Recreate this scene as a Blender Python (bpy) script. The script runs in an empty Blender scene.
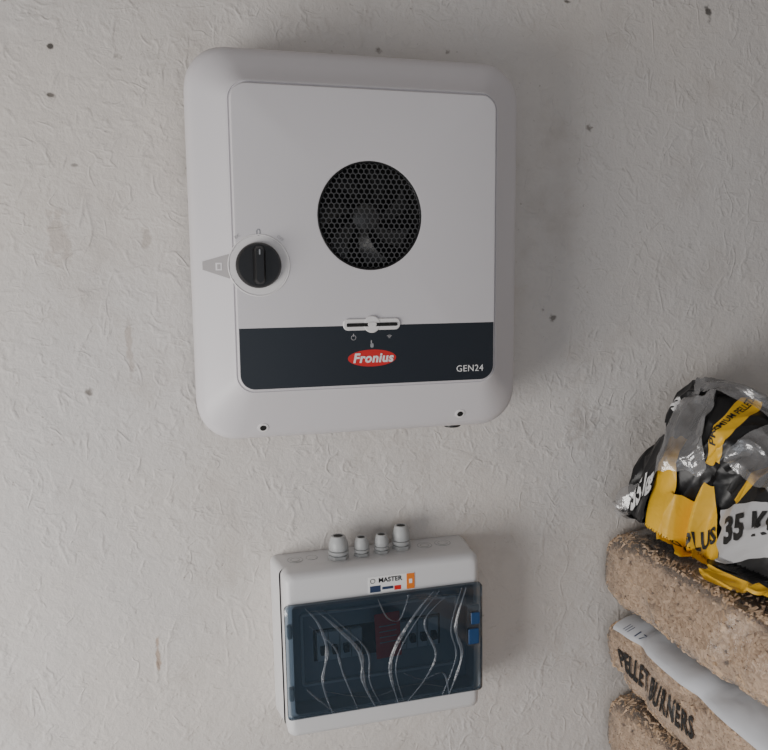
import bpy, math, random
import numpy as np
from mathutils import Vector, Matrix, noise
random.seed(7); np.random.seed(7)
Z0=1.55
scene=bpy.context.scene
COL=scene.collection

# ------------------------------------------------------------------ helpers
def new_mat(name,color=(.8,.8,.8),rough=.5,metal=0.0,spec=.5):
    m=bpy.data.materials.new(name);m.use_nodes=True
    b=m.node_tree.nodes['Principled BSDF']
    b.inputs['Base Color'].default_value=(*color,1);b.inputs['Roughness'].default_value=rough
    b.inputs['Metallic'].default_value=metal;b.inputs['Specular IOR Level'].default_value=spec
    return m
class NT:
    def __init__(s,m): s.t=m.node_tree;s.n=s.t.nodes;s.b=s.n.get('Principled BSDF')
    def node(s,t,**k):
        x=s.n.new(t)
        for a,v in k.items(): setattr(x,a,v)
        return x
    def link(s,a,b): s.t.links.new(a,b)
    def setin(s,sock,v):
        if isinstance(v,bpy.types.NodeSocket): s.link(v,sock)
        elif v is not None: sock.default_value=v
    def math(s,op,a,b=None,c=None,clamp=False):
        x=s.node('ShaderNodeMath',operation=op);x.use_clamp=clamp
        s.setin(x.inputs[0],a)
        if b is not None: s.setin(x.inputs[1],b)
        if c is not None: s.setin(x.inputs[2],c)
        return x.outputs[0]
    def ramp(s,v,a,b,lo=0.,hi=1.):
        x=s.node('ShaderNodeMapRange',interpolation_type='SMOOTHSTEP')
        s.setin(x.inputs[0],v);x.inputs[1].default_value=a;x.inputs[2].default_value=b;x.inputs[3].default_value=lo;x.inputs[4].default_value=hi
        return x.outputs[0]
    def noise(s,vec,scale,detail=2,rough=.5,dist=0.):
        x=s.node('ShaderNodeTexNoise');s.link(vec,x.inputs['Vector'])
        x.inputs['Scale'].default_value=scale;x.inputs['Detail'].default_value=detail
        x.inputs['Roughness'].default_value=rough;x.inputs['Distortion'].default_value=dist
        return x.outputs['Fac']
    def mix(s,f,a,b,mode='MIX'):
        x=s.node('ShaderNodeMix',data_type='RGBA',blend_type=mode)
        s.setin(x.inputs['Factor'],f)
        for so,v in ((x.inputs['A'],a),(x.inputs['B'],b)):
            if isinstance(v,tuple): v=(*v,1)
            s.setin(so,v)
        return x.outputs['Result']
    def coord(s,k='Object'):
        return s.node('ShaderNodeTexCoord').outputs[k]
    def off(s,vec,o,sc=(1,1,1)):
        x=s.node('ShaderNodeMapping');s.link(vec,x.inputs[0]);x.inputs['Location'].default_value=o;x.inputs['Scale'].default_value=sc
        return x.outputs[0]
    def bump(s,h,strength=1,dist=.001):
        x=s.node('ShaderNodeBump');s.link(h,x.inputs['Height']);x.inputs['Strength'].default_value=strength
        x.inputs['Distance'].default_value=dist;s.link(x.outputs[0],s.b.inputs['Normal']);return x

def group(name,loc=(0,0,0),rot=(0,0,0)):
    e=bpy.data.objects.new(name,None);e.empty_display_size=.05
    COL.objects.link(e);e.location=loc;e.rotation_euler=rot;return e
def mk(name,verts,faces,mat,parent=None,smooth=True,angle=35,fmats=None):
    me=bpy.data.meshes.new(name);me.from_pydata([tuple(v) for v in verts],[],faces)
    mats=mat if isinstance(mat,(list,tuple)) else [mat]
    for m in mats: me.materials.append(m)
    if fmats: me.polygons.foreach_set('material_index',fmats)
    import bmesh
    bm=bmesh.new();bm.from_mesh(me);bmesh.ops.recalc_face_normals(bm,faces=bm.faces);bm.to_mesh(me);bm.free()
    if smooth:
        me.polygons.foreach_set('use_smooth',[True]*len(me.polygons));me.set_sharp_from_angle(angle=math.radians(angle))
    me.update()
    o=bpy.data.objects.new(name,me);COL.objects.link(o)
    if parent: o.parent=parent
    return o
def rrect(cx,cz,hw,hh,r,ns=10,nc=8):
    pts=[];r=min(r,hw,hh)
    cs=[(cx+hw-r,cz+hh-r,0),(cx-hw+r,cz+hh-r,90),(cx-hw+r,cz-hh+r,180),(cx+hw-r,cz-hh+r,270)]
    for i,(x,z,a) in enumerate(cs):
        for k in range(nc+1):
            t=math.radians(a+90*k/nc);pts.append((x+r*math.cos(t),z+r*math.sin(t)))
        nx,nz,na=cs[(i+1)%4];t=math.radians(na)
        p=pts[-1];q=(nx+r*math.cos(t),nz+r*math.sin(t))
        for k in range(1,ns):
            pts.append((p[0]+(q[0]-p[0])*k/ns,p[1]+(q[1]-p[1])*k/ns))
    return pts
def loft(rings,cap0=True,cap1=True,closed=False):
    """rings: list of lists of 3-D points"""
    V=[];F=[];n=len(rings[0])
    for r in rings: V+=r
    m=len(rings)
    for i in range(m if closed else m-1):
        a=i*n;b=((i+1)%m)*n
        for k in range(n):
            k2=(k+1)%n;F.append((a+k,a+k2,b+k2,b+k))
    if not closed:
        if cap0: F.append(tuple(range(n-1,-1,-1)))
        if cap1: F.append(tuple(range((m-1)*n,m*n)))
    return V,F
def rr3(cx,cz,hw,hh,r,y,**k): return [(p[0],y,p[1]) for p in rrect(cx,cz,hw,hh,r,**k)]
def plate(name,cx,cz,hw,hh,r,y0,y1,mat,parent,bev=.0008,**k):
    """rounded plate with back at y0, front at y1 (more negative)"""
    s=-1 if y1<y0 else 1
    rings=[rr3(cx,cz,hw,hh,r,y0,**k),rr3(cx,cz,hw,hh,r,y1-s*bev,**k),rr3(cx,cz,hw-bev,hh-bev,max(r-bev,.0001),y1,**k)]
    V,F=loft(rings);return mk(name,V,F,mat,parent)
def lathe(name,prof,mat,parent,axis='Y',c=(0,0,0),n=40,sides=None,angle=35):
    """prof: list of (r,h). axis Y -> h goes toward -Y ; Z -> up"""
    n=sides or n;rings=[]
    for r,h in prof:
        ring=[]
        for k in range(n):
            t=2*math.pi*k/n
            if axis=='Y': ring.append((c[0]+r*math.cos(t),c[1]-h,c[2]+r*math.sin(t)))
            else: ring.append((c[0]+r*math.cos(t),c[1]+r*math.sin(t),c[2]+h))
        rings.append(ring)
    V,F=loft(rings);return mk(name,V,F,mat,parent,angle=angle)
def ring_torus(name,cx,cz,y,R,r,mat,parent,n=64,m=8,axis='Y'):
    rings=[]
    for k in range(n):
        t=2*math.pi*k/n;ring=[]
        for j in range(m):
            s=2*math.pi*j/m;rr=R+r*math.cos(s)
            if axis=='Y': ring.append((cx+rr*math.cos(t),y-r*math.sin(s),cz+rr*math.sin(t)))
            else: ring.append((cx+rr*math.cos(t),cz+rr*math.sin(t),y+r*math.sin(s)))
        rings.append(ring)
    V,F=loft(rings,closed=True);return mk(name,V,F,mat,parent)
def text_pts(body,size,extr=0.0,shear=0.0,bold=0.0,res=3,spacing=1.0):
    c=bpy.data.curves.new('txt','FONT');c.body=body;c.size=size;c.align_x='CENTER';c.align_y='CENTER'
    c.extrude=extr;c.shear=shear;c.offset=bold;c.resolution_u=res;c.space_character=spacing
    o=bpy.data.objects.new('txt',c);COL.objects.link(o)
    bpy.context.view_layer.update()
    dg=bpy.context.evaluated_depsgraph_get();me=bpy.data.meshes.new_from_object(o.evaluated_get(dg))
    V=[tuple(v.co) for v in me.vertices];F=[tuple(p.vertices) for p in me.polygons]
    bpy.data.objects.remove(o);bpy.data.curves.remove(c);bpy.data.meshes.remove(me)
    return V,F
def text(name,body,size,cx,cz,y,mat,parent,rot=0,**k):
    V,F=text_pts(body,size,extr=.0002,**k);c,s=math.cos(rot),math.sin(rot)
    V=[(cx+v[0]*c-v[1]*s,y-v[2],cz+v[0]*s+v[1]*c) for v in V]
    return mk(name,V,F,mat,parent,smooth=False)
def box(name,x0,x1,y0,y1,z0,z1,mat,parent=None,bev=0):
    V=[(x,y,z) for x in (x0,x1) for y in (y0,y1) for z in (z0,z1)]
    F=[(0,1,3,2),(4,6,7,5),(0,4,5,1),(2,3,7,6),(0,2,6,4),(1,5,7,3)]
    o=mk(name,V,F,mat,parent,smooth=False)
    if bev:
        b=o.modifiers.new('b','BEVEL');b.width=bev;b.segments=3
    return o

# ------------------------------------------------------------------ materials
m_cover=new_mat('cover_plastic',(.64,.62,.64),.42)
n=NT(m_cover);n.bump(n.noise(n.coord(),900,2),.12,.0004)
m_cover2=new_mat('cover_white_plastic',(.78,.76,.76),.4)
m_rear=new_mat('rear_grey_metal',(.32,.32,.33),.5,.3)
m_black=new_mat('black_plastic',(.008,.008,.009),.38)
m_dark=new_mat('dark_matte',(.006,.006,.006),.8)
m_mesh=new_mat('grille_grey',(.075,.075,.078),.45,.2)
m_band=new_mat('band_dark_blue',(.010,.0145,.022),.35)
m_red=new_mat('logo_red',(.62,.018,.015),.4)
m_white=new_mat('print_white',(.8,.8,.8),.5)
m_greyp=new_mat('print_grey',(.30,.31,.33),.5)
m_lgrey=new_mat('print_light_grey',(.40,.39,.40),.5)
m_fan=new_mat('fan_metal',(.07,.07,.07),.35,.4)
m_box=new_mat('enclosure_plastic',(.66,.66,.67),.38)
m_gland=new_mat('gland_grey',(.42,.43,.43),.42)
m_hole=new_mat('gland_hole',(.03,.03,.03),.7)
m_blue=new_mat('latch_blue',(.010,.055,.16),.4)
m_orange=new_mat('sticker_orange',(.75,.20,.02),.5)
m_navy=new_mat('sticker_navy',(.02,.04,.10),.5)
m_inner=new_mat('inner_grey',(.33,.36,.39),.5)
m_breaker=new_mat('breaker_grey',(.60,.62,.64),.45)
m_wood=new_mat('pallet_wood',(.42,.29,.17),.8)
n=NT(m_wood);v=n.off(n.coord(),(0,0,0),(3,30,30));f=n.noise(v,4,4)
n.link(n.mix(f,(.30,.19,.10),(.55,.40,.25)),n.b.inputs['Base Color']);n.bump(f,.5,.002)

# plaster
m_wall=new_mat('plaster',(.6,.58,.56),.85,spec=.2)
n=NT(m_wall);co=n.coord()
def strokes(off,sc,w,msc,ax):
    a=n.noise(n.off(co,off,ax),sc,2.0,.5,.5)
    d=n.math('ABSOLUTE',n.math('SUBTRACT',a,.5))
    r=n.ramp(d,0,w,1,0)
    msk=n.ramp(n.noise(n.off(co,(off[1],off[2],off[0])),msc,1),.46,.62)
    return n.math('MULTIPLY',r,msk)
s1=strokes((3.1,1.7,5.2),15,.055,24,(1.5,1,.9))
s2=strokes((7.7,2.9,.4),24,.07,34,(1,1,1.4))
s3=strokes((1.3,9.1,4.4),34,.075,30,(.8,1,1.2))
fine=n.noise(co,170,3,.6);mid=n.noise(co,48,3,.6,.8);low=n.noise(co,13,2,.5)
h=n.math('ADD',n.math('ADD',n.math('MULTIPLY',s1,.60),n.math('MULTIPLY',s2,.46)),n.math('MULTIPLY',s3,.26))
h=n.math('ADD',h,n.math('MULTIPLY',fine,.75));h=n.math('ADD',h,n.math('MULTIPLY',mid,1.1));h=n.math('ADD',h,n.math('MULTIPLY',low,2.4))
n.bump(h,.52,.0025)
big=n.noise(co,1.6,3,.55);blot=n.noise(n.off(co,(4,4,4)),7,5,.65)
c=n.mix(n.ramp(big,.35,.65),(.685,.643,.600),(.645,.622,.605))
c=n.mix(n.ramp(blot,.48,.78,0,.42),c,(.45,.40,.355))
grit=n.noise(n.off(co,(2,8,1)),95,2,.7)
c=n.mix(n.ramp(grit,.65,.80,0,.6),c,(.22,.18,.15))
# sparse little pits
vo=n.node('ShaderNodeTexVoronoi');n.link(co,vo.inputs['Vector']);vo.inputs['Scale'].default_value=11
sc_=n.node('ShaderNodeSeparateColor');n.link(vo.outputs['Color'],sc_.inputs[0])
pit=n.math('MULTIPLY',n.ramp(n.math('ADD',vo.outputs['Distance'],n.math('MULTIPLY',n.math('SUBTRACT',n.noise(co,160,2),.5),.12)),.03,.085,1,0),n.math('GREATER_THAN',sc_.outputs[0],.35))
c=n.mix(n.math('MULTIPLY',pit,.7),c,(.15,.125,.105))
sep=n.node('ShaderNodeSeparateXYZ');n.link(co,sep.inputs[0])
def mark(c,x,z,rx,rz,col,amt,ns=70):
    dx=n.math('DIVIDE',n.math('SUBTRACT',sep.outputs[0],x),rx);dz=n.math('DIVIDE',n.math('SUBTRACT',sep.outputs[2],z),rz)
    d=n.math('SQRT',n.math('ADD',n.math('MULTIPLY',dx,dx),n.math('MULTIPLY',dz,dz)))
    d=n.math('ADD',d,n.math('MULTIPLY',n.math('SUBTRACT',n.noise(co,ns,2),.5),2.4))
    return n.mix(n.ramp(d,.4,1.0,amt,0),c,col)
for x,z,rx,rz,col,amt in ((-.414,.281,.006,.005,(.05,.045,.04),.9),(-.418,.2165,.007,.004,(.08,.07,.06),.8),(-.391,.122,.006,.004,(.12,.11,.10),.6),
    (.360,-.113,.006,.010,(.10,.085,.07),.7),(-.312,-.626,.004,.035,(.36,.22,.13),.6),(.640,.405,.008,.016,(.05,.045,.04),.85),
    (.376,.401,.012,.004,(.08,.07,.06),.8),(-.33,-.14,.006,.05,(.36,.28,.22),.4),(-.30,.02,.01,.02,(.35,.29,.24),.4),(-.42,.02,.02,.05,(.40,.33,.28),.4),(.42,-.30,.03,.05,(.40,.36,.33),.4)):
    c=mark(c,x,Z0+z,rx,rz,col,amt)
n.link(c,n.b.inputs['Base Color'])
m_floor=new_mat('concrete_floor',(.25,.24,.23),.85)
n=NT(m_floor);f=n.noise(n.coord(),6,6,.6);n.link(n.mix(f,(.17,.16,.155),(.34,.33,.31)),n.b.inputs['Base Color']);n.bump(f,.4,.005)
m_ceil=new_mat('ceiling_paint',(.42,.39,.36),.9)
n=NT(m_ceil);f=n.noise(n.coord(),12,5,.6);n.link(n.mix(f,(.34,.31,.29),(.48,.45,.42)),n.b.inputs['Base Color'])

def film_mat(name,alpha=.25,tint=(1,1,1),rough=.12,bscale=40,bstr=.6,diff=(.7,.7,.7),diffamt=.15,aniso=(1,1,1),fk=1.0):
    m=bpy.data.materials.new(name);m.use_nodes=True;t=NT(m);t.n.clear()
    out=t.node('ShaderNodeOutputMaterial');tr=t.node('ShaderNodeBsdfTransparent');tr.inputs[0].default_value=(*tint,1)
    gl=t.node('ShaderNodeBsdfGlossy');gl.inputs['Roughness'].default_value=rough
    df=t.node('ShaderNodeBsdfDiffuse');df.inputs[0].default_value=(*diff,1)
    bp=t.node('ShaderNodeBump');bp.inputs['Strength'].default_value=bstr;bp.inputs['Distance'].default_value=.006
    t.link(t.noise(t.off(t.coord(),(0,0,0),aniso),bscale,3,.55,1.2),bp.inputs['Height'])
    t.link(bp.outputs[0],gl.inputs['Normal']);t.link(bp.outputs[0],df.inputs['Normal'])
    m1=t.node('ShaderNodeMixShader');m1.inputs[0].default_value=diffamt;t.link(tr.outputs[0],m1.inputs[1]);t.link(df.outputs[0],m1.inputs[2])
    fr=t.node('ShaderNodeFresnel');fr.inputs[0].default_value=1.45;t.link(bp.outputs[0],fr.inputs['Normal'])
    m2=t.node('ShaderNodeMixShader');t.link(t.math('MULTIPLY_ADD',fr.outputs[0],fk,alpha*.2,clamp=True),m2.inputs[0]);t.link(m1.outputs[0],m2.inputs[1]);t.link(gl.outputs[0],m2.inputs[2])
    t.link(m2.outputs[0],out.inputs[0]);return m
m_film=film_mat('bag_film_clear',.30,(.98,.98,.98),.15,9,1.0,(.7,.68,.66),.08,fk=1.2)
m_clear=film_mat('crumpled_clear_film',.5,(.92,.92,.93),.18,30,.6,(.44,.44,.45),.34)
m_smoke=film_mat('smoked_door',.20,(.44,.52,.60),.05,5,.05,(.04,.075,.11),.22)
m_peel=film_mat('protective_film_streaks',.25,(.97,.98,1),.30,40,.5,(.38,.43,.50),.20,fk=.5)

# ------------------------------------------------------------------ room shell
XR=1.45
box('wall_back',-2.6,XR+.12,0,.12,-.0,2.45,m_wall)
box('wall_right',XR,XR+.12,-3.2,-.0005,0,2.45,m_wall)
box('floor',-2.6,XR+.12,-3.2,.12,-.1,-.0005,m_floor)
box('ceiling',-2.6,XR+.12,-3.2,.12,2.4505,2.55,m_ceil)

# ------------------------------------------------------------------ inverter
inv=group('solar_inverter',(0,0,Z0))
PZ=.0095;PW,PH=.182,.1985
V,F=loft([rr3(0,0,.212,.238,.03,-.001),rr3(0,0,.212,.238,.03,-.05),rr3(0,0,.205,.23,.03,-.10)])
mk('rear_housing',V,F,m_rear,inv)
prof=[(0,0,.228,.256,.046,-.03),(0,0,.234,.262,.050,-.024),(0,0,.2375,.2655,.053,-.034),(0,0,.2385,.2665,.054,-.07),(0,0,.2378,.2658,.054,-.108),(0,0,.2355,.2635,.0535,-.115),(0,0,.2325,.2605,.052,-.121),(0,.0005,.228,.256,.050,-.1255),
 (0,.002,.221,.248,.046,-.1305),(0,.004,.210,.234,.040,-.1385),(0,.007,.198,.2175,.032,-.148),(0,PZ-.0005,.190,.2075,.027,-.1555),(0,PZ,.1872,.2040,.025,-.1580),(0,PZ,.1860,.2028,.024,-.1585),
 (0,PZ,.1850,.2018,.023,-.1572),(0,PZ,.1840,.2008,.022,-.1572),(0,PZ,.1832,.2000,.0215,-.1610),(0,PZ,.1820,.1985,.020,-.1630),(0,PZ,.1795,.196,.018,-.1634)]
rings=[rr3(*p) for p in prof]
FC=(0,.0426);FR=.0724
last=rings[-1];cr=[]
def circ(R,y):
    out=[]
    for p in last:
        a=math.atan2(p[2]-FC[1],p[0]-FC[0]);out.append((FC[0]+R*math.cos(a),y,FC[1]+R*math.sin(a)))
    return out
rings+=[circ(FR+.0012,-.1634),circ(FR,-.1628),circ(FR,-.115)]
V,F=loft(rings,cap0=False,cap1=False)
mk('front_cover',V,F,m_cover,inv,angle=25)
lathe('fan_chamber',[(FR-.0002,0),(FR-.0002,.001)],m_dark,inv,c=(FC[0],-.1155,FC[1]))
V=[];F=[]
for k in range(60):
    a=2*math.pi*k/60
    for y in (-.116,-.156): V.append((FC[0]+(FR-.0004)*math.cos(a),y,FC[1]+(FR-.0004)*math.sin(a)))
for k in range(60):
    k2=(k+1)%60;F.append((2*k,2*k2,2*k2+1,2*k+1))
mk('fan_chamber_wall',V,F,m_dark,inv)
# fan
V=[];F=[]
for k in range(7):
    a0=2*math.pi*k/7
    base=len(V);N=8
    for i in range(N+1):
        r=.016+(.066-.016)*i/N;sw=a0+.5*i/N
        for j,(da,dy) in enumerate(((-.26,.004),(.20,-.007))):
            V.append((FC[0]+r*math.cos(sw+da),-.136+dy,FC[1]+r*math.sin(sw+da)))
    for i in range(N): F.append((base+2*i,base+2*i+1,base+2*i+3,base+2*i+2))
mk('fan_blades',V,F,m_fan,inv)
lathe('fan_hub',[(.019,0),(.019,.012),(.016,.014)],m_fan,inv,c=(FC[0],-.128,FC[1]))
# honeycomb grille
V=[];F=[];P=.0076;ro=P/math.sqrt(3);ri=ro*.84
for iy in range(-14,15):
    for ix in range(-13,14):
        x=(ix+(.5 if iy%2 else 0))*P;z=iy*P*math.sqrt(3)/2
        if math.hypot(x,z)>FR-.001: continue
        b=len(V)
        for R,y in ((ro,-.1608),(ri,-.1608),(ri,-.1592)):
            for k in range(6):
                a=math.radians(30+60*k);V.append((FC[0]+x+R*math.cos(a),y,FC[1]+z+R*math.sin(a)))
        for k in range(6):
            k2=(k+1)%6;F.append((b+k,b+k2,b+6+k2,b+6+k));F.append((b+6+k,b+6+k2,b+12+k2,b+12+k))
me=mk('fan_grille',V,F,m_mesh,inv,smooth=False)
ring_torus('grille_rim',FC[0],FC[1],-.1622,FR-.0005,.0014,m_black,inv)
# dark band
def band_pts(y,ins=0):
    hw=.1812-ins;zt=-.106-ins;zb=PZ-PH+.0005+ins;r=.020-ins;pts=[(hw,y,zt),(-hw,y,zt)]
    for k in range(9):
        t=math.radians(180+90*k/8);pts.append((-hw+r+r*math.cos(t),y,zb+r+r*math.sin(t)))
    for k in range(9):
        t=math.radians(270+90*k/8);pts.append((hw-r+r*math.cos(t),y,zb+r+r*math.sin(t)))
    return pts
V,F=loft([band_pts(-.160),band_pts(-.1634),band_pts(-.1638,.0004)]);mk('lower_band',V,F,m_band,inv)
# display slot
plate('display_bezel',0,-.1045,.0405,.0080,.0070,-.162,-.1660,m_cover2,inv,bev=.0010)
lathe('display_button',[(.0118,0),(.0118,.0036),(.0108,.0046)],m_cover2,inv,c=(0,-.162,-.1045))
plate('display_slit',0,-.1050,.036,.0024,.0014,-.1655,-.1671,m_dark,inv,bev=.0002)
plate('display_sensor',0,-.1045,.0062,.0030,.0028,-.1668,-.1676,m_cover2,inv,bev=.0004)
ring_torus('band_icon_power',-.026,-.1225,-.1640,.0032,.0004,m_lgrey,inv,n=20,m=5)
plate('band_icon_power_tick',-.026,-.1190,.0005,.0020,.0003,-.1636,-.1643,m_lgrey,inv,bev=.0001)
plate('band_icon_touch',0,-.1340,.0022,.0030,.0015,-.1636,-.1642,m_greyp,inv,bev=.0001)
plate('band_icon_finger',-.0008,-.1295,.0007,.0028,.0005,-.1636,-.1642,m_lgrey,inv,bev=.0001)
for i,R in enumerate((.0016,.0034,.0052)):
    V=[];F=[]
    for k in range(9):
        a=math.radians(50+80*k/8)
        for rr in (R-.0004,R+.0004): V.append((.025+rr*math.cos(a),-.1640,-.1255+rr*math.sin(a)))
    for k in range(8): F.append((2*k,2*k+1,2*k+3,2*k+2))
    mk('band_icon_wifi_%d'%i,V,F,m_lgrey,inv,smooth=False)
# logo
V,F=loft([[(.0345*math.cos(t),y,-.1515+.0118*math.sin(t)) for t in [2*math.pi*k/48 for k in range(48)]] for y in (-.163,-.1642)])
mk('logo_ellipse',V,F,m_red,inv)
text('logo_lettering','Fronius',.0178,.0012,-.1518,-.1645,m_white,inv,shear=.2,bold=.0006,spacing=1.07)
text('model_lettering','GEN24',.0132,.1450,-.172,-.1641,m_white,inv,spacing=1.08)
# rotary switch
dc=(-.153,-.023)
ring_torus('dial_ring',dc[0]+.001,dc[1],-.1632,.040,.0011,m_cover2,inv)
lathe('dial_dish',[(.0385,0),(.0385,.0009),(.031,.0012)],m_cover2,inv,c=(dc[0]+.001,-.1628,dc[1]))
lathe('dial_knob',[(.0300,0),(.0297,.005),(.0280,.0085),(.0268,.0100)],m_black,inv,c=(dc[0],-.1635,dc[1]))
rg=[]
for y,w,hh in ((-.173,.0085,.0250),(-.181,.0068,.0240),(-.184,.0048,.0220)):
    rg.append(rr3(dc[0],dc[1],w,hh,min(w*.98,.007),y))
V,F=loft(rg);mk('dial_grip',V,F,m_black,inv)
plate('dial_pointer',dc[0],dc[1]+.017,.0009,.0035,.0008,-.183,-.1844,m_greyp,inv,bev=.0002)
text('dial_zero','0',.013,dc[0]+.001,.0195,-.1636,m_greyp,inv)
for a,tx in ((50,'OFF'),(125,'DC')):
    text('dial_text_'+tx.lower(),tx,.0055,dc[0]+.046*math.cos(math.radians(a)),dc[1]+.046*math.sin(math.radians(a)),-.1636,m_lgrey,inv,rot=math.radians(a-90))
# lock tab on bezel (raycast onto cover)
from mathutils.bvhtree import BVHTree
cov=[o for o in inv.children if o.name=='front_cover'][0]
bvh=BVHTree.FromPolygons([v.co for v in cov.data.vertices],[tuple(p.vertices) for p in cov.data.polygons])
def drape_poly(name,poly,mat,off=.0008,N=8):
    V=[];F=[]
    for i in range(N+1):
        for j in range(N+1):
            u=i/N;v=j/N
            a=Vector(poly[0]).lerp(Vector(poly[1]),u);b=Vector(poly[3]).lerp(Vector(poly[2]),u);p=a.lerp(b,v)
            h=bvh.ray_cast(Vector((p.x,-.4,p.y)),Vector((0,1,0)))
            y=h[0].y if h[0] else -.14
            V.append((p.x,y-off,p.y))
    for i in range(N):
        for j in range(N):
            a=i*(N+1)+j;F.append((a,a+1,a+N+2,a+N+1))
    return mk(name,V,F,mat,inv)
m_tab=new_mat('tab_grey',(.33,.315,.32),.5)
drape_poly('lock_tab',[(-.224,-.017),(-.1905,-.008),(-.1905,-.040),(-.224,-.028)],m_tab,.0012)
drape_poly('lock_icon',[(-.2075,-.019),(-.1995,-.019),(-.1995,-.029),(-.2075,-.029)],m_cover,.0018)
drape_poly('lock_icon_core',[(-.2055,-.021),(-.2015,-.021),(-.2015,-.0275),(-.2055,-.0275)],m_tab,.0022)
# bezel screws
for i,(x,z) in enumerate(((-.150,-.2475),(.142,-.2435))):
    h=bvh.ray_cast(Vector((x,-.4,z)),Vector((0,1,0)));y=h[0].y;nr=h[1]
    o=lathe('cover_screw_%d'%(i+1),[(.0078,-.002),(.0075,.0008),(.0055,.0010)],m_cover2,inv)
    o2=lathe('screw_socket_%d'%(i+1),[(.0048,0),(.0044,.0016)],m_dark,inv)
    q=Vector((0,-1,0)).rotation_difference(nr if nr.y<0 else -nr)
    for k in (o,o2):
        k.rotation_mode='QUATERNION';k.rotation_quaternion=q;k.location=(x,y,z)
lathe('bottom_connector',[(.012,-.274),(.014,-.272),(.014,-.262),(.014,-.24)],m_black,inv,axis='Z',c=(.150,-.075,0))

# ------------------------------------------------------------------ breaker enclosure
bx=group('electrical_enclosure',(.035,0,Z0-.613),(0,-.009,0))
W,H=.1575,.132
V,F=loft([rr3(-.002,0,W+.007,H-.000,.010,-.0008),rr3(-.002,0,W+.007,H+.000,.010,-.012),rr3(0,0,W+.002,H-.0015,.011,-.056)],cap1=False)
mk('base_shell',V,F,m_box,bx)
wz0,wz1=-.096,.086;wc=(wz0+wz1)/2;wh=(wz1-wz0)/2
V,F=loft([rr3(0,0,W-.010,H-.008,.012,-.054),rr3(0,0,W-.001,H-.001,.011,-.054),rr3(0,0,W,H,.012,-.058),rr3(0,0,W,H,.012,-.082),rr3(0,0,W-.002,H-.002,.0115,-.088),rr3(0,0,W-.007,H-.007,.010,-.0925),
  rr3(0,0,W-.011,H-.011,.008,-.0935),rr3(0,wc,.146,wh-.004,.006,-.0935),rr3(0,wc,.146,wh-.004,.006,-.045),rr3(0,wc,.10,wh-.03,.004,-.045)],cap0=False)
mk('lid_frame',V,F,[m_box],bx)
plate('inner_fascia',0,wc,.1455,wh-.0045,.005,-.056,-.060,m_inner,bx)
plate('breaker_opening',-.005,wc+.004,.105,.026,.002,-.0595,-.0606,m_dark,bx,bev=.0001)
for i in range(11):
    x=-.096+i*.0182
    if i in (4,5): continue
    plate('breaker_%d'%i,x,wc+.004,.0086,.0235,.001,-.060,-.068,m_breaker,bx)
    plate('breaker_toggle_%d'%i,x,wc+.000,.0045,.0060,.001,-.066,-.078,m_black,bx)
plate('fascia_rib_top',0,wc+.058,.128,.0022,.002,-.059,-.065,m_breaker,bx)
plate('fascia_rib_bottom',0,wc-.058,.128,.0022,.002,-.059,-.065,m_breaker,bx)
for s in (-1,1): plate('fascia_rib_side_%d'%(s+1),s*.128,wc,.0022,.058,.002,-.059,-.065,m_breaker,bx)
# smoked door (hollow shell)
V,F=loft([rr3(0,wc,W-.0005,wh-.001,.006,-.0935),rr3(0,wc,W+.0010,wh,.006,-.0945),rr3(0,wc,W+.0010,wh,.007,-.1005),rr3(0,wc,W-.003,wh-.003,.006,-.1035)],cap0=False)
mk('smoked_door',V,F,m_smoke,bx)
for s in (-1,1):
    plate('hinge_%d'%(s+1),-W+.006,wc+s*.050,.0035,.010,.002,-.0925,-.1015,m_gland,bx)
plate('latch_plate',W-.014,wc+.020,.011,.034,.003,-.0935,-.0985,m_gland,bx)
plate('latch_blue_grip',W-.012,wc+.034,.0075,.010,.002,-.098,-.1045,m_blue,bx)
plate('latch_blue_foot',W-.015,wc+.004,.0090,.013,.002,-.098,-.1045,m_blue,bx)
# warning label inside
m_lred=new_mat('label_red',(.85,.035,.035),.45)
LP=(.005,-.086,wc+.018)
o=plate('red_label',0,0,.0205,.037,.002,0,-.0008,m_lred,bx,bev=.0001);o.location=LP;o.rotation_euler=(0,-.04,0)
for i in range(4):
    o=plate('label_line_%d'%i,0,.016-.009*i,.014,.0010,.0005,-.0008,-.0012,m_lgrey,bx,bev=.0001);o.location=LP;o.rotation_euler=(0,-.04,0)
# protective film streaks, curved ribbons
def ribbon(pts,w,idx):
    V=[];F=[];N=30
    for i in range(N+1):
        t=i/N;k=t*(len(pts)-1);a=int(min(k,len(pts)-2));f=k-a
        P=[Vector(pts[max(0,min(len(pts)-1,a+d))]) for d in (-1,0,1,2)]
        p=.5*((2*P[1])+(P[2]-P[0])*f+(2*P[0]-5*P[1]+4*P[2]-P[3])*f*f+(3*P[1]-P[0]-3*P[2]+P[3])*f**3)
        ww=w*(.25+.75*math.sin(math.pi*t))*(1+.6*noise.noise((idx,i*.35,0)))
        for s,yy in ((-1,.0001),(-.3,.0016),(.2,.0004),(.5,.0010),(1,.0001)):
            V.append((p.x+s*ww,-.1037-yy,p.y))
    for i in range(N):
        for j in range(4):
            a=i*5+j;F.append((a,a+1,a+6,a+5))
    mk('film_streak_%d'%idx,V,F,m_peel,bx)
T,B=wz1-.003,wz0+.003
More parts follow.
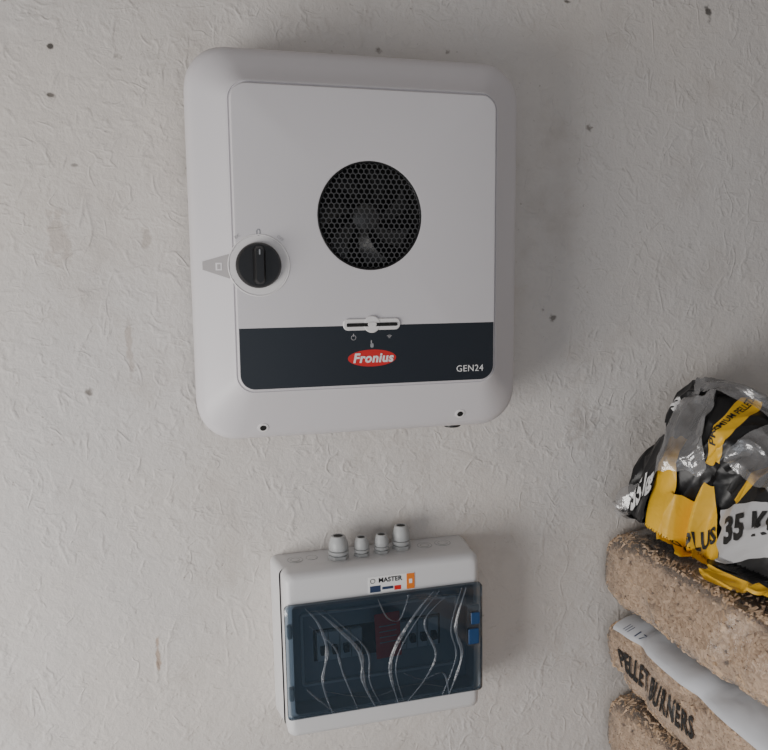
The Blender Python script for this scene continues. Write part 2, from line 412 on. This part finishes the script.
S=[([(-.128,T),(-.108,.055),(-.096,.01),(-.104,-.04),(-.090,B)],.0026),([(-.112,T-.005),(-.080,.045),(-.045,.0),(-.040,-.05),(-.022,B)],.0036),
   ([(-.104,T-.002),(-.070,.045),(-.033,.0),(-.030,-.05),(-.012,B)],.0016),([(-.122,T-.03),(-.085,.015),(-.072,-.03),(-.050,B)],.0018),
   ([(.075,T),(.045,.05),(.012,0),(.003,-.04),(.015,B)],.0034),([(.085,T),(.056,.05),(.022,0),(.012,-.04),(.024,B)],.0014),
   ([(.095,T-.01),(.060,.035),(.078,-.02),(.060,-.06),(.03,B)],.0020),([(.130,T),(.112,.02),(.122,-.03),(.100,B)],.0028),([(.122,T),(.104,.02),(.112,-.03),(.088,B)],.0013),
   ([(-.015,T),(.0,.05),(.02,.045),(.035,T)],.0018),([(.025,-.045),(.055,-.060),(.09,-.055),(.10,B)],.0024),([(-.130,-.045),(-.118,-.060),(-.085,B)],.002),
   ([(-.12,T-.006),(-.04,T-.012),(.05,T-.006),(.12,T-.010)],.0014),([(-.10,-.055),(-.03,-.075),(.04,-.066),(.09,-.078)],.0016)]
for i,(p,w) in enumerate(S): ribbon(p,w,i)
# sticker on lid
plate('sticker',.010,.1010,.037,.0135,.001,-.0930,-.0940,m_white,bx,bev=.0001)
text('sticker_brand','MASTER',.0105,.008,.1075,-.0943,m_black,bx,bold=.0002)
ring_torus('sticker_roundel',-.020,.1075,-.0941,.0035,.0005,m_black,bx,n=24,m=5)
plate('sticker_navy',-.016,.0945,.0085,.0052,.0004,-.0935,-.0943,m_navy,bx,bev=.0001)
plate('sticker_blue',.004,.0945,.009,.0022,.0004,-.0935,-.0943,m_navy,bx,bev=.0001)
plate('sticker_red',.020,.0930,.0055,.0035,.0004,-.0935,-.0943,m_red,bx,bev=.0001)
plate('sticker_orange',.041,.1010,.0065,.0125,.0004,-.0935,-.0944,m_orange,bx,bev=.0001)
plate('sticker_orange_mark',.041,.1010,.0025,.0035,.0008,-.0943,-.0947,m_white,bx,bev=.0001)
# cable glands
def gland(i,x,y,r,h):
    z=H-.0015
    lathe('gland_%d_flange'%i,[(r*1.15,0),(r*1.15,h*.16),(r*1.05,h*.18)],m_gland,bx,axis='Z',c=(x,y,z),sides=6,angle=20)
    lathe('gland_%d_neck'%i,[(r*.86,h*.15),(r*.86,h*.34)],m_gland,bx,axis='Z',c=(x,y,z),n=24)
    lathe('gland_%d_ring'%i,[(r*1.12,h*.24),(r*1.15,h*.26),(r*1.15,h*.36),(r*1.05,h*.38)],m_gland,bx,axis='Z',c=(x,y,z),n=24)
    rings=[]
    for rr,hh in ((1.02,.40),(1.04,.44),(1.02,.66),(.94,.78),(.84,.90),(.76,.98),(.60,1.0),(.52,.97)):
        rings.append([(x+r*rr*(1+.045*(k%2)*(hh<.8))*math.cos(2*math.pi*k/28),y+r*rr*(1+.045*(k%2)*(hh<.8))*math.sin(2*math.pi*k/28),z+h*hh) for k in range(28)])
    V,F=loft(rings,cap1=False);mk('gland_%d_nut'%i,V,F,m_gland,bx,angle=50)
    lathe('gland_%d_bore'%i,[(r*.53,h*.5),(r*.53,h*.955)],m_hole,bx,axis='Z',c=(x,y,z),n=20)
gland(1,-.062,-.042,.0145,.038);gland(2,-.024,-.040,.0112,.031);gland(3,.010,-.037,.0112,.031);gland(4,.045,-.030,.0135,.040)
for i,(x,y,r) in enumerate(((-.130,-.030,.012),(-.103,-.028,.009),(-.130,-.030,.007),(.085,-.030,.012),(.117,-.028,.013),(.117,-.028,.008),(.085,-.030,.007))):
    ring_torus('knockout_%d'%i,x,y,H-.0006,r,.0006,m_gland,bx,n=32,m=5,axis='Z')

# ------------------------------------------------------------------ pellet bags
BX,BL=.205,.345           # half width x, half length y
BH=.0785
PALH=.140
def bagsurf(phi,yn,seed,off=0.0):
    """phi: profile angle (pi faces -x), yn in [-1,1] along y, returns local point"""
    c,s=math.cos(phi),math.sin(phi)
    k=max(0,1-abs(yn)**12)**(1/3.0)
    a=(BX)*(.92+.08*k);h=BH*(.25+.75*k)
    e=.44
    x=a*math.copysign(abs(c)**e,c);z=h*math.copysign(abs(s)**e,s)
    y=BL*yn
    # slumping: long wrinkles across the side plus pillow bulges
    nz=noise.noise(Vector((x*5+seed*3.1,y*5,z*6+seed)))*.014+noise.noise(Vector((x*17+seed,y*17,z*17)))*.004
    nz-=.009*max(0,1-abs(noise.noise(Vector((y*7+seed*5,z*5,x*2)))*8))
    nz-=.009
    nv=Vector((math.copysign(abs(c)**1.5,c),0,math.copysign(abs(s)**1.5,s)))
    nv.normalize()
    p=Vector((x,y,z))+nv*(nz*(1 if abs(c)>.3 else .5)+off)
    return p
m_core=new_mat('pellet_core',(.15,.10,.06),.9)  # darker than the pellets: shade in their gaps painted into this inner body
m_pellet=new_mat('wood_pellet',(.5,.35,.2),.8,spec=.2)
n=NT(m_pellet);at=n.node('ShaderNodeAttribute');at.attribute_name='pc'
n.link(n.mix(at.outputs['Fac'],(.40,.275,.175),(.66,.49,.345)),n.b.inputs['Base Color'])
# table phi <-> arc length (uniform scatter over the profile)
tab=[];L=0;prev=None
for i in range(2401):
    ph=2*math.pi*i/2400;p=bagsurf(ph,.2,0,0);p=Vector((p.x,0,p.z))
    if prev is not None: L+=(p-prev).length
    prev=p;tab.append((L,ph))
ARC=[t[0] for t in tab];PHI=[t[1] for t in tab];LT=L
def phi_at(l): return float(np.interp(l%LT,ARC,PHI))
L_pi=float(np.interp(math.pi,PHI,ARC))
def bag_meshes(seed):
    NP,NY=84,70;V=[];F=[]
    def yy(j): 
        y=-1+2*j/NY;return math.copysign(abs(y)**.75,y)*.998
    phs=[phi_at(LT*i/NP) for i in range(NP)]
    for j in range(NY+1):
        for i in range(NP): V.append(bagsurf(phs[i],yy(j),seed))
    for j in range(NY):
        for i in range(NP):
            i2=(i+1)%NP;F.append((j*NP+i,j*NP+i2,(j+1)*NP+i2,(j+1)*NP+i))
    F.append(tuple(range(NP)));F.append(tuple(range(NY*NP,NY*NP+NP)))
    core=(V,F)
    V2=[bagsurf(phs[i],yy(j),seed,.0064) for j in range(NY+1) for i in range(NP)]
    film=(V2,F)
    rng=random.Random(seed);PV=[];PF=[];PC=[]
    N=13500
    for q in range(N):
        if q<N*.66: l=L_pi+rng.uniform(-.20,.12)
        else: l=rng.uniform(0,LT)
        phi=phi_at(l);ph2=phi_at(l+.004)
        yn=rng.uniform(-.985,.985)
        p=bagsurf(phi,yn,seed,.0010);p1=bagsurf(ph2,yn,seed,.0010);p2=bagsurf(phi,min(yn+.01,.995),seed,.0010)
        t1=(p1-p);t2=(p2-p)
        if t1.length<1e-7 or t2.length<1e-7: continue
        t1.normalize();t2.normalize();nn=t1.cross(t2)
        if nn.length<.1: continue
        nn.normalize()
        a=rng.uniform(0,math.pi);d=t1*math.cos(a)+t2*math.sin(a)+nn*rng.uniform(-.12,.12);d.normalize()
        sd=d.cross(nn);sd.normalize();up=sd.cross(d)
        L=rng.uniform(.0045,.0078);R=rng.uniform(.0034,.0038);p=p+nn*rng.uniform(-.0015,.0010)
        b=len(PV);NS=7
        for e in (-L,L):
            for k in range(NS):
                t=2*math.pi/NS*k;PV.append(p+d*e+(sd*math.cos(t)+up*math.sin(t))*R)
        for k in range(NS): PF.append((b+k,b+(k+1)%NS,b+NS+(k+1)%NS,b+NS+k))
        PF.append(tuple(b+NS-1-k for k in range(NS)));PF.append(tuple(b+NS+k for k in range(NS)))
        PC+= [rng.random()]*(2*NS)
    me=bpy.data.meshes.new('pellets_%d'%seed);me.from_pydata([tuple(v) for v in PV],[],PF);me.materials.append(m_pellet)
    at=me.attributes.new('pc','FLOAT','POINT');at.data.foreach_set('value',PC)
    me.polygons.foreach_set('use_smooth',[True]*len(me.polygons));me.set_sharp_from_angle(angle=math.radians(65));me.update()
    return core,film,me
variants=[bag_meshes(s) for s in (1,2)]
bag_x=[.668,.680,.672,.678,.660,.663] # bottom..top
bags=[]
for i in range(6):
    vi=(i+1)%2;core,film,pm=variants[vi];seed=(1,2)[vi]
    g=group('pellet_bag',(bag_x[i],-.358+(.003 if i%2 else -.004),PALH+.006+BH*.985+i*BH*2*.985))
    bags.append((g,seed))
    mk('pellet_core',core[0],core[1],m_core,g)
    o=bpy.data.objects.new('pellets',pm);COL.objects.link(o);o.parent=g
    mk('bag_film',film[0],film[1],m_film,g,angle=180)
# printed label & lettering on second bag from the top  (arc coordinate l measured up the -x side)
m_label=new_mat('label_white',(.60,.62,.66),.35);n=NT(m_label);n.bump(n.noise(n.coord(),18,2,.5,.6),.5,.006)
g,seed=bags[4]
V=[];F=[];NU,NV=30,70
for j in range(NV+1):
    for i in range(NU+1):
        V.append(bagsurf(phi_at(L_pi-(.046+.16*i/NU)),.93-1.85*j/NV,seed,.0105-.003*(i<1)))
for j in range(NV):
    for i in range(NU):
        a=j*(NU+1)+i;F.append((a,a+1,a+NU+2,a+NU+1))
mk('printed_label',V,F,m_label,g,angle=180)
def bag_text(name,body,size,yc,lc,g,seed,mat,off=.0080,xs=1.0,**k):
    tv,tf=text_pts(body,size,res=2,**k)
    V=[bagsurf(phi_at(L_pi-lc-v[1]),(yc-v[0]*xs)/BL,seed,off) for v in tv]
    mk(name,V,tf,mat,g,smooth=False)
m_ink=new_mat('ink_black',(.012,.012,.012),.45)
bag_text('lettering','PELLET BURNERS',.050,.190,-.006,g,seed,m_ink,bold=.0016,spacing=1.1,xs=.54)
bag_text('roundel','O',.085,-.17,.085,g,seed,m_ink,off=.0118)
bag_text('roundel_text','PW',.022,-.17,.085,g,seed,m_ink,off=.0118)
bag_text('small_print','/// 17',.022,.27,.064,g,seed,m_navy,off=.0118)
# pallet
pal=group('wooden_pallet',(0,0,0))
for i in range(5): box('deck_board_%d'%i,.46+.10*i,.53+.10*i,-.76,-.02,PALH-.024,PALH-.002,m_wood,pal,.002)
for i in range(3): box('stringer_%d'%i,.46,.93,-.76+.33*i,-.68+.33*i,.022,PALH-.0242,m_wood,pal,.002)
for i in range(3): box('bottom_board_%d'%i,.46,.93,-.76+.33*i,-.68+.33*i,0,.0215,m_wood,pal,.002)

# ------------------------------------------------------------------ pile of empty bags
pile=group('empty_bag_pile',(0,0,Z0))
BAGTOP=PALH+.006+BH*.985*11+BH-Z0
ZB=BAGTOP+.012
def mound(s,t,seed,off,amp=1.0):
    y=-.05-.60*s
    tt=min(max(t,-.15),1.1)
    if tt<.42:
        k=max(tt,0)/.42;z=ZB+.225*math.sin(k*math.pi/2)**.85
    else: z=ZB+.225-.10*(tt-.42)
    x=.495+.34*tt-.02*math.sin(s*9)
    if tt<0: z=ZB+.225*(tt)*.3; x=.495+.30*tt
    f=.86+.16*math.sin(s*7+.5)
    z=ZB+(z-ZB)*f
    N=Vector((-.75,-.15,.65)).normalized()
    q=Vector((s*5.2+seed*1.7,t*4.0,seed*2.3))
    d=noise.noise(q)*.022
    # creased, sharp-ridged folds of crumpled plastic
    wv=q+Vector((noise.noise(q*1.3),noise.noise(q*1.3+Vector((5,5,5))),0))*.6
    a=wv*1.25;a=Vector((a.x+.5*a.y,a.y*.55,a.z*.2))
    D=noise.voronoi(a)[0]
    d+=(D[0]-.40)*.052
    b=wv*2.7;b=Vector((b.x*.7,b.y-.5*b.x,b.z*.2));D2=noise.voronoi(b)[0]
    d+=(D2[0]-.40)*.024
    lat=noise.noise(q+Vector((9,9,9)))*.025
    p=Vector((x,y+lat,z))+N*(d*amp+off)
    if p.x>.458: p.z=max(p.z,BAGTOP+.001+off*.5)
    return p
def plastic(name,c1,c2,pat,rough=.38):
    m=new_mat(name,c1,rough,spec=.4);t=NT(m)
    uv=t.coord('UV');sp=t.node('ShaderNodeSeparateXYZ');t.link(uv,sp.inputs[0])
    u,v=sp.outputs[0],sp.outputs[1]
    f=0.0
    if pat=='stripe':
        f=t.math('MULTIPLY',t.math('GREATER_THAN',u,.30),t.math('LESS_THAN',u,.50))
    elif pat=='half': f=t.math('GREATER_THAN',t.math('ADD',v,t.math('MULTIPLY',u,.35)),.72)
    t.link(t.mix(f,c1,c2),t.b.inputs['Base Color'])
    t.bump(t.noise(t.coord(),22,2,.5,1.2),.35,.006)
    return m
BLK=(.013,.013,.014);YEL=(.80,.47,.03);GRY=(.46,.46,.47)
m_pb=plastic('printed_black',BLK,BLK,'n');m_py=plastic('printed_yellow',YEL,YEL,'n')
m_ps=plastic('printed_stripe',BLK,YEL,'stripe');m_ph=plastic('printed_half',YEL,BLK,'half');m_pg=plastic('grey_film',GRY,GRY,'n')
def sheet(name,s0,t0,ds,dt,rot,seed,off,mat,NS=64,amp=1.0,ragged=.06,curl=0.0):
    me=bpy.data.meshes.new(name);V=[];F=[];UV=[]
    for i in range(NS+1):
        for j in range(NS+1):
            u=i/NS-.5;v=j/NS-.5
            uu=u*(1+ragged*noise.noise(Vector((v*5,seed+s0*9,1)))*2);vv=v*(1+ragged*noise.noise(Vector((u*5,seed+s0*9,7)))*2)
            s=s0+(uu*ds*math.cos(rot)-vv*dt*math.sin(rot));t=t0+(uu*ds*math.sin(rot)+vv*dt*math.cos(rot))
            V.append(tuple(mound(s,t,seed,off+curl*max(0,noise.noise(Vector((u*3+seed,v*3,4)))),amp)));UV.append((i/NS,j/NS))
    for i in range(NS):
        for j in range(NS):
            a=i*(NS+1)+j;F.append((a,a+NS+1,a+NS+2,a+1))
    me.from_pydata(V,[],F);me.materials.append(mat)
    uvl=me.uv_layers.new(name='UVMap')
    for l in me.loops: uvl.data[l.index].uv=UV[l.vertex_index]
    me.polygons.foreach_set('use_smooth',[True]*len(me.polygons));me.set_sharp_from_angle(angle=math.radians(32));me.update()
    o=bpy.data.objects.new(name,me);COL.objects.link(o);o.parent=pile;return o
def sheet_text(name,body,size,s0,t0,rot,seed,off,mat,bold=.0012):
    tv,tf=text_pts(body,size,res=2,bold=bold);V=[]
    for v in tv:
        a=v[0]*math.cos(rot)-v[1]*math.sin(rot);b=v[0]*math.sin(rot)+v[1]*math.cos(rot)
        V.append(mound(s0+a/.60,t0+b/.50,seed,off))
    mk(name,V,tf,mat,pile,smooth=False)
# visible sheets share relief seed 5 so the layers nest; offsets stack them
sheet('core_bundle',.42,.50,.95,1.0,0,5,-.004,m_pb,NS=110)
sheet('black_shoulder',.10,.32,.18,.22,.1,5,.002,m_pb)
sheet('yellow_fold',.175,.05,.08,.24,.45,5,.006,m_py)
sheet('yellow_fold_large',.29,.01,.13,.16,.45,5,.010,m_py)
sheet('black_flap',.070,.06,.13,.19,.25,5,.014,m_pb)
sheet('stripe_sheet',.29,.27,.22,.26,.15,5,.010,m_ps)
sheet('clear_sheet_front',.42,.24,.16,.20,-.2,5,.016,m_clear,curl=.012)
sheet('stripe_sheet_front',.43,.17,.10,.18,-.5,5,.013,m_ps)
sheet('grey_sheet',.46,.065,.20,.09,.35,5,.018,m_pg)
sheet('yellow_black_sheet',.50,-.04,.26,.16,.35,5,.014,m_ph)
sheet('clear_sheet_large',.17,.19,.15,.20,.4,5,.018,m_clear,curl=.02)
sheet('clear_sheet_top',.18,.43,.42,.24,.1,8,.014,m_clear,curl=.02)
sheet('clear_tip',.02,-.01,.06,.12,.7,17,.018,m_clear)
sheet('clear_corner',.04,.36,.10,.24,.5,21,.014,m_clear)
sheet_text('text_35kg','35 kg',.027,.085,.045,.45,5,.0160,m_white)
sheet_text('text_35kg_b','35 KG',.030,.445,.062,.35,5,.0200,m_ink)
sheet_text('text_ss','SS',.024,.045,.26,1.2,5,.0040,m_white)
sheet_text('text_fine','PREMIUM PELLETS',.012,.262,.27,1.7,5,.0120,m_ink,bold=.0002)
sheet_text('text_low','DIN PLUS',.018,.29,.0,.45,5,.0120,m_ink,bold=.0006)

# ------------------------------------------------------------------ light
w=bpy.data.worlds.new('sky');scene.world=w;w.use_nodes=True
bg=w.node_tree.nodes['Background'];bg.inputs[0].default_value=(.78,.83,.92,1);bg.inputs[1].default_value=.38
def area(name,loc,tgt,sx,sy,power,col):
    l=bpy.data.lights.new(name,'AREA');l.shape='RECTANGLE';l.size=sx;l.size_y=sy;l.energy=power;l.color=col
    o=bpy.data.objects.new(name,l);COL.objects.link(o);o.location=loc
    o.rotation_euler=(Vector(tgt)-Vector(loc)).to_track_quat('-Z','Y').to_euler();return o
area('doorway_daylight',(-1.65,-1.05,.75),(-.1,0,.85),1.0,1.0,35,(1,.965,.925))
area('front_fill',(-.6,-3.0,1.0),(0.0,0,.9),1.8,1.2,7.5,(.90,.94,1))  # weak cool fill lamp, added to lift the wall from the front

# ------------------------------------------------------------------ camera
C=Vector((-.2571,-1.1952,-.0375+Z0));ya,pi_,ro=.2596,.1292,-.0097
Fv=Vector((math.sin(ya)*math.cos(pi_),math.cos(ya)*math.cos(pi_),-math.sin(pi_)))
R=Vector((math.cos(ya),-math.sin(ya),0));U=R.cross(Fv)
R2=R*math.cos(ro)+U*math.sin(ro);U2=-R*math.sin(ro)+U*math.cos(ro)
M=Matrix((R2,U2,-Fv)).transposed().to_4x4();M.translation=C
cd=bpy.data.cameras.new('camera');cd.sensor_fit='HORIZONTAL';cd.sensor_width=36;cd.lens=36;cd.clip_start=.02
co_=bpy.data.objects.new('camera',cd);COL.objects.link(co_);co_.matrix_world=M;scene.camera=co_
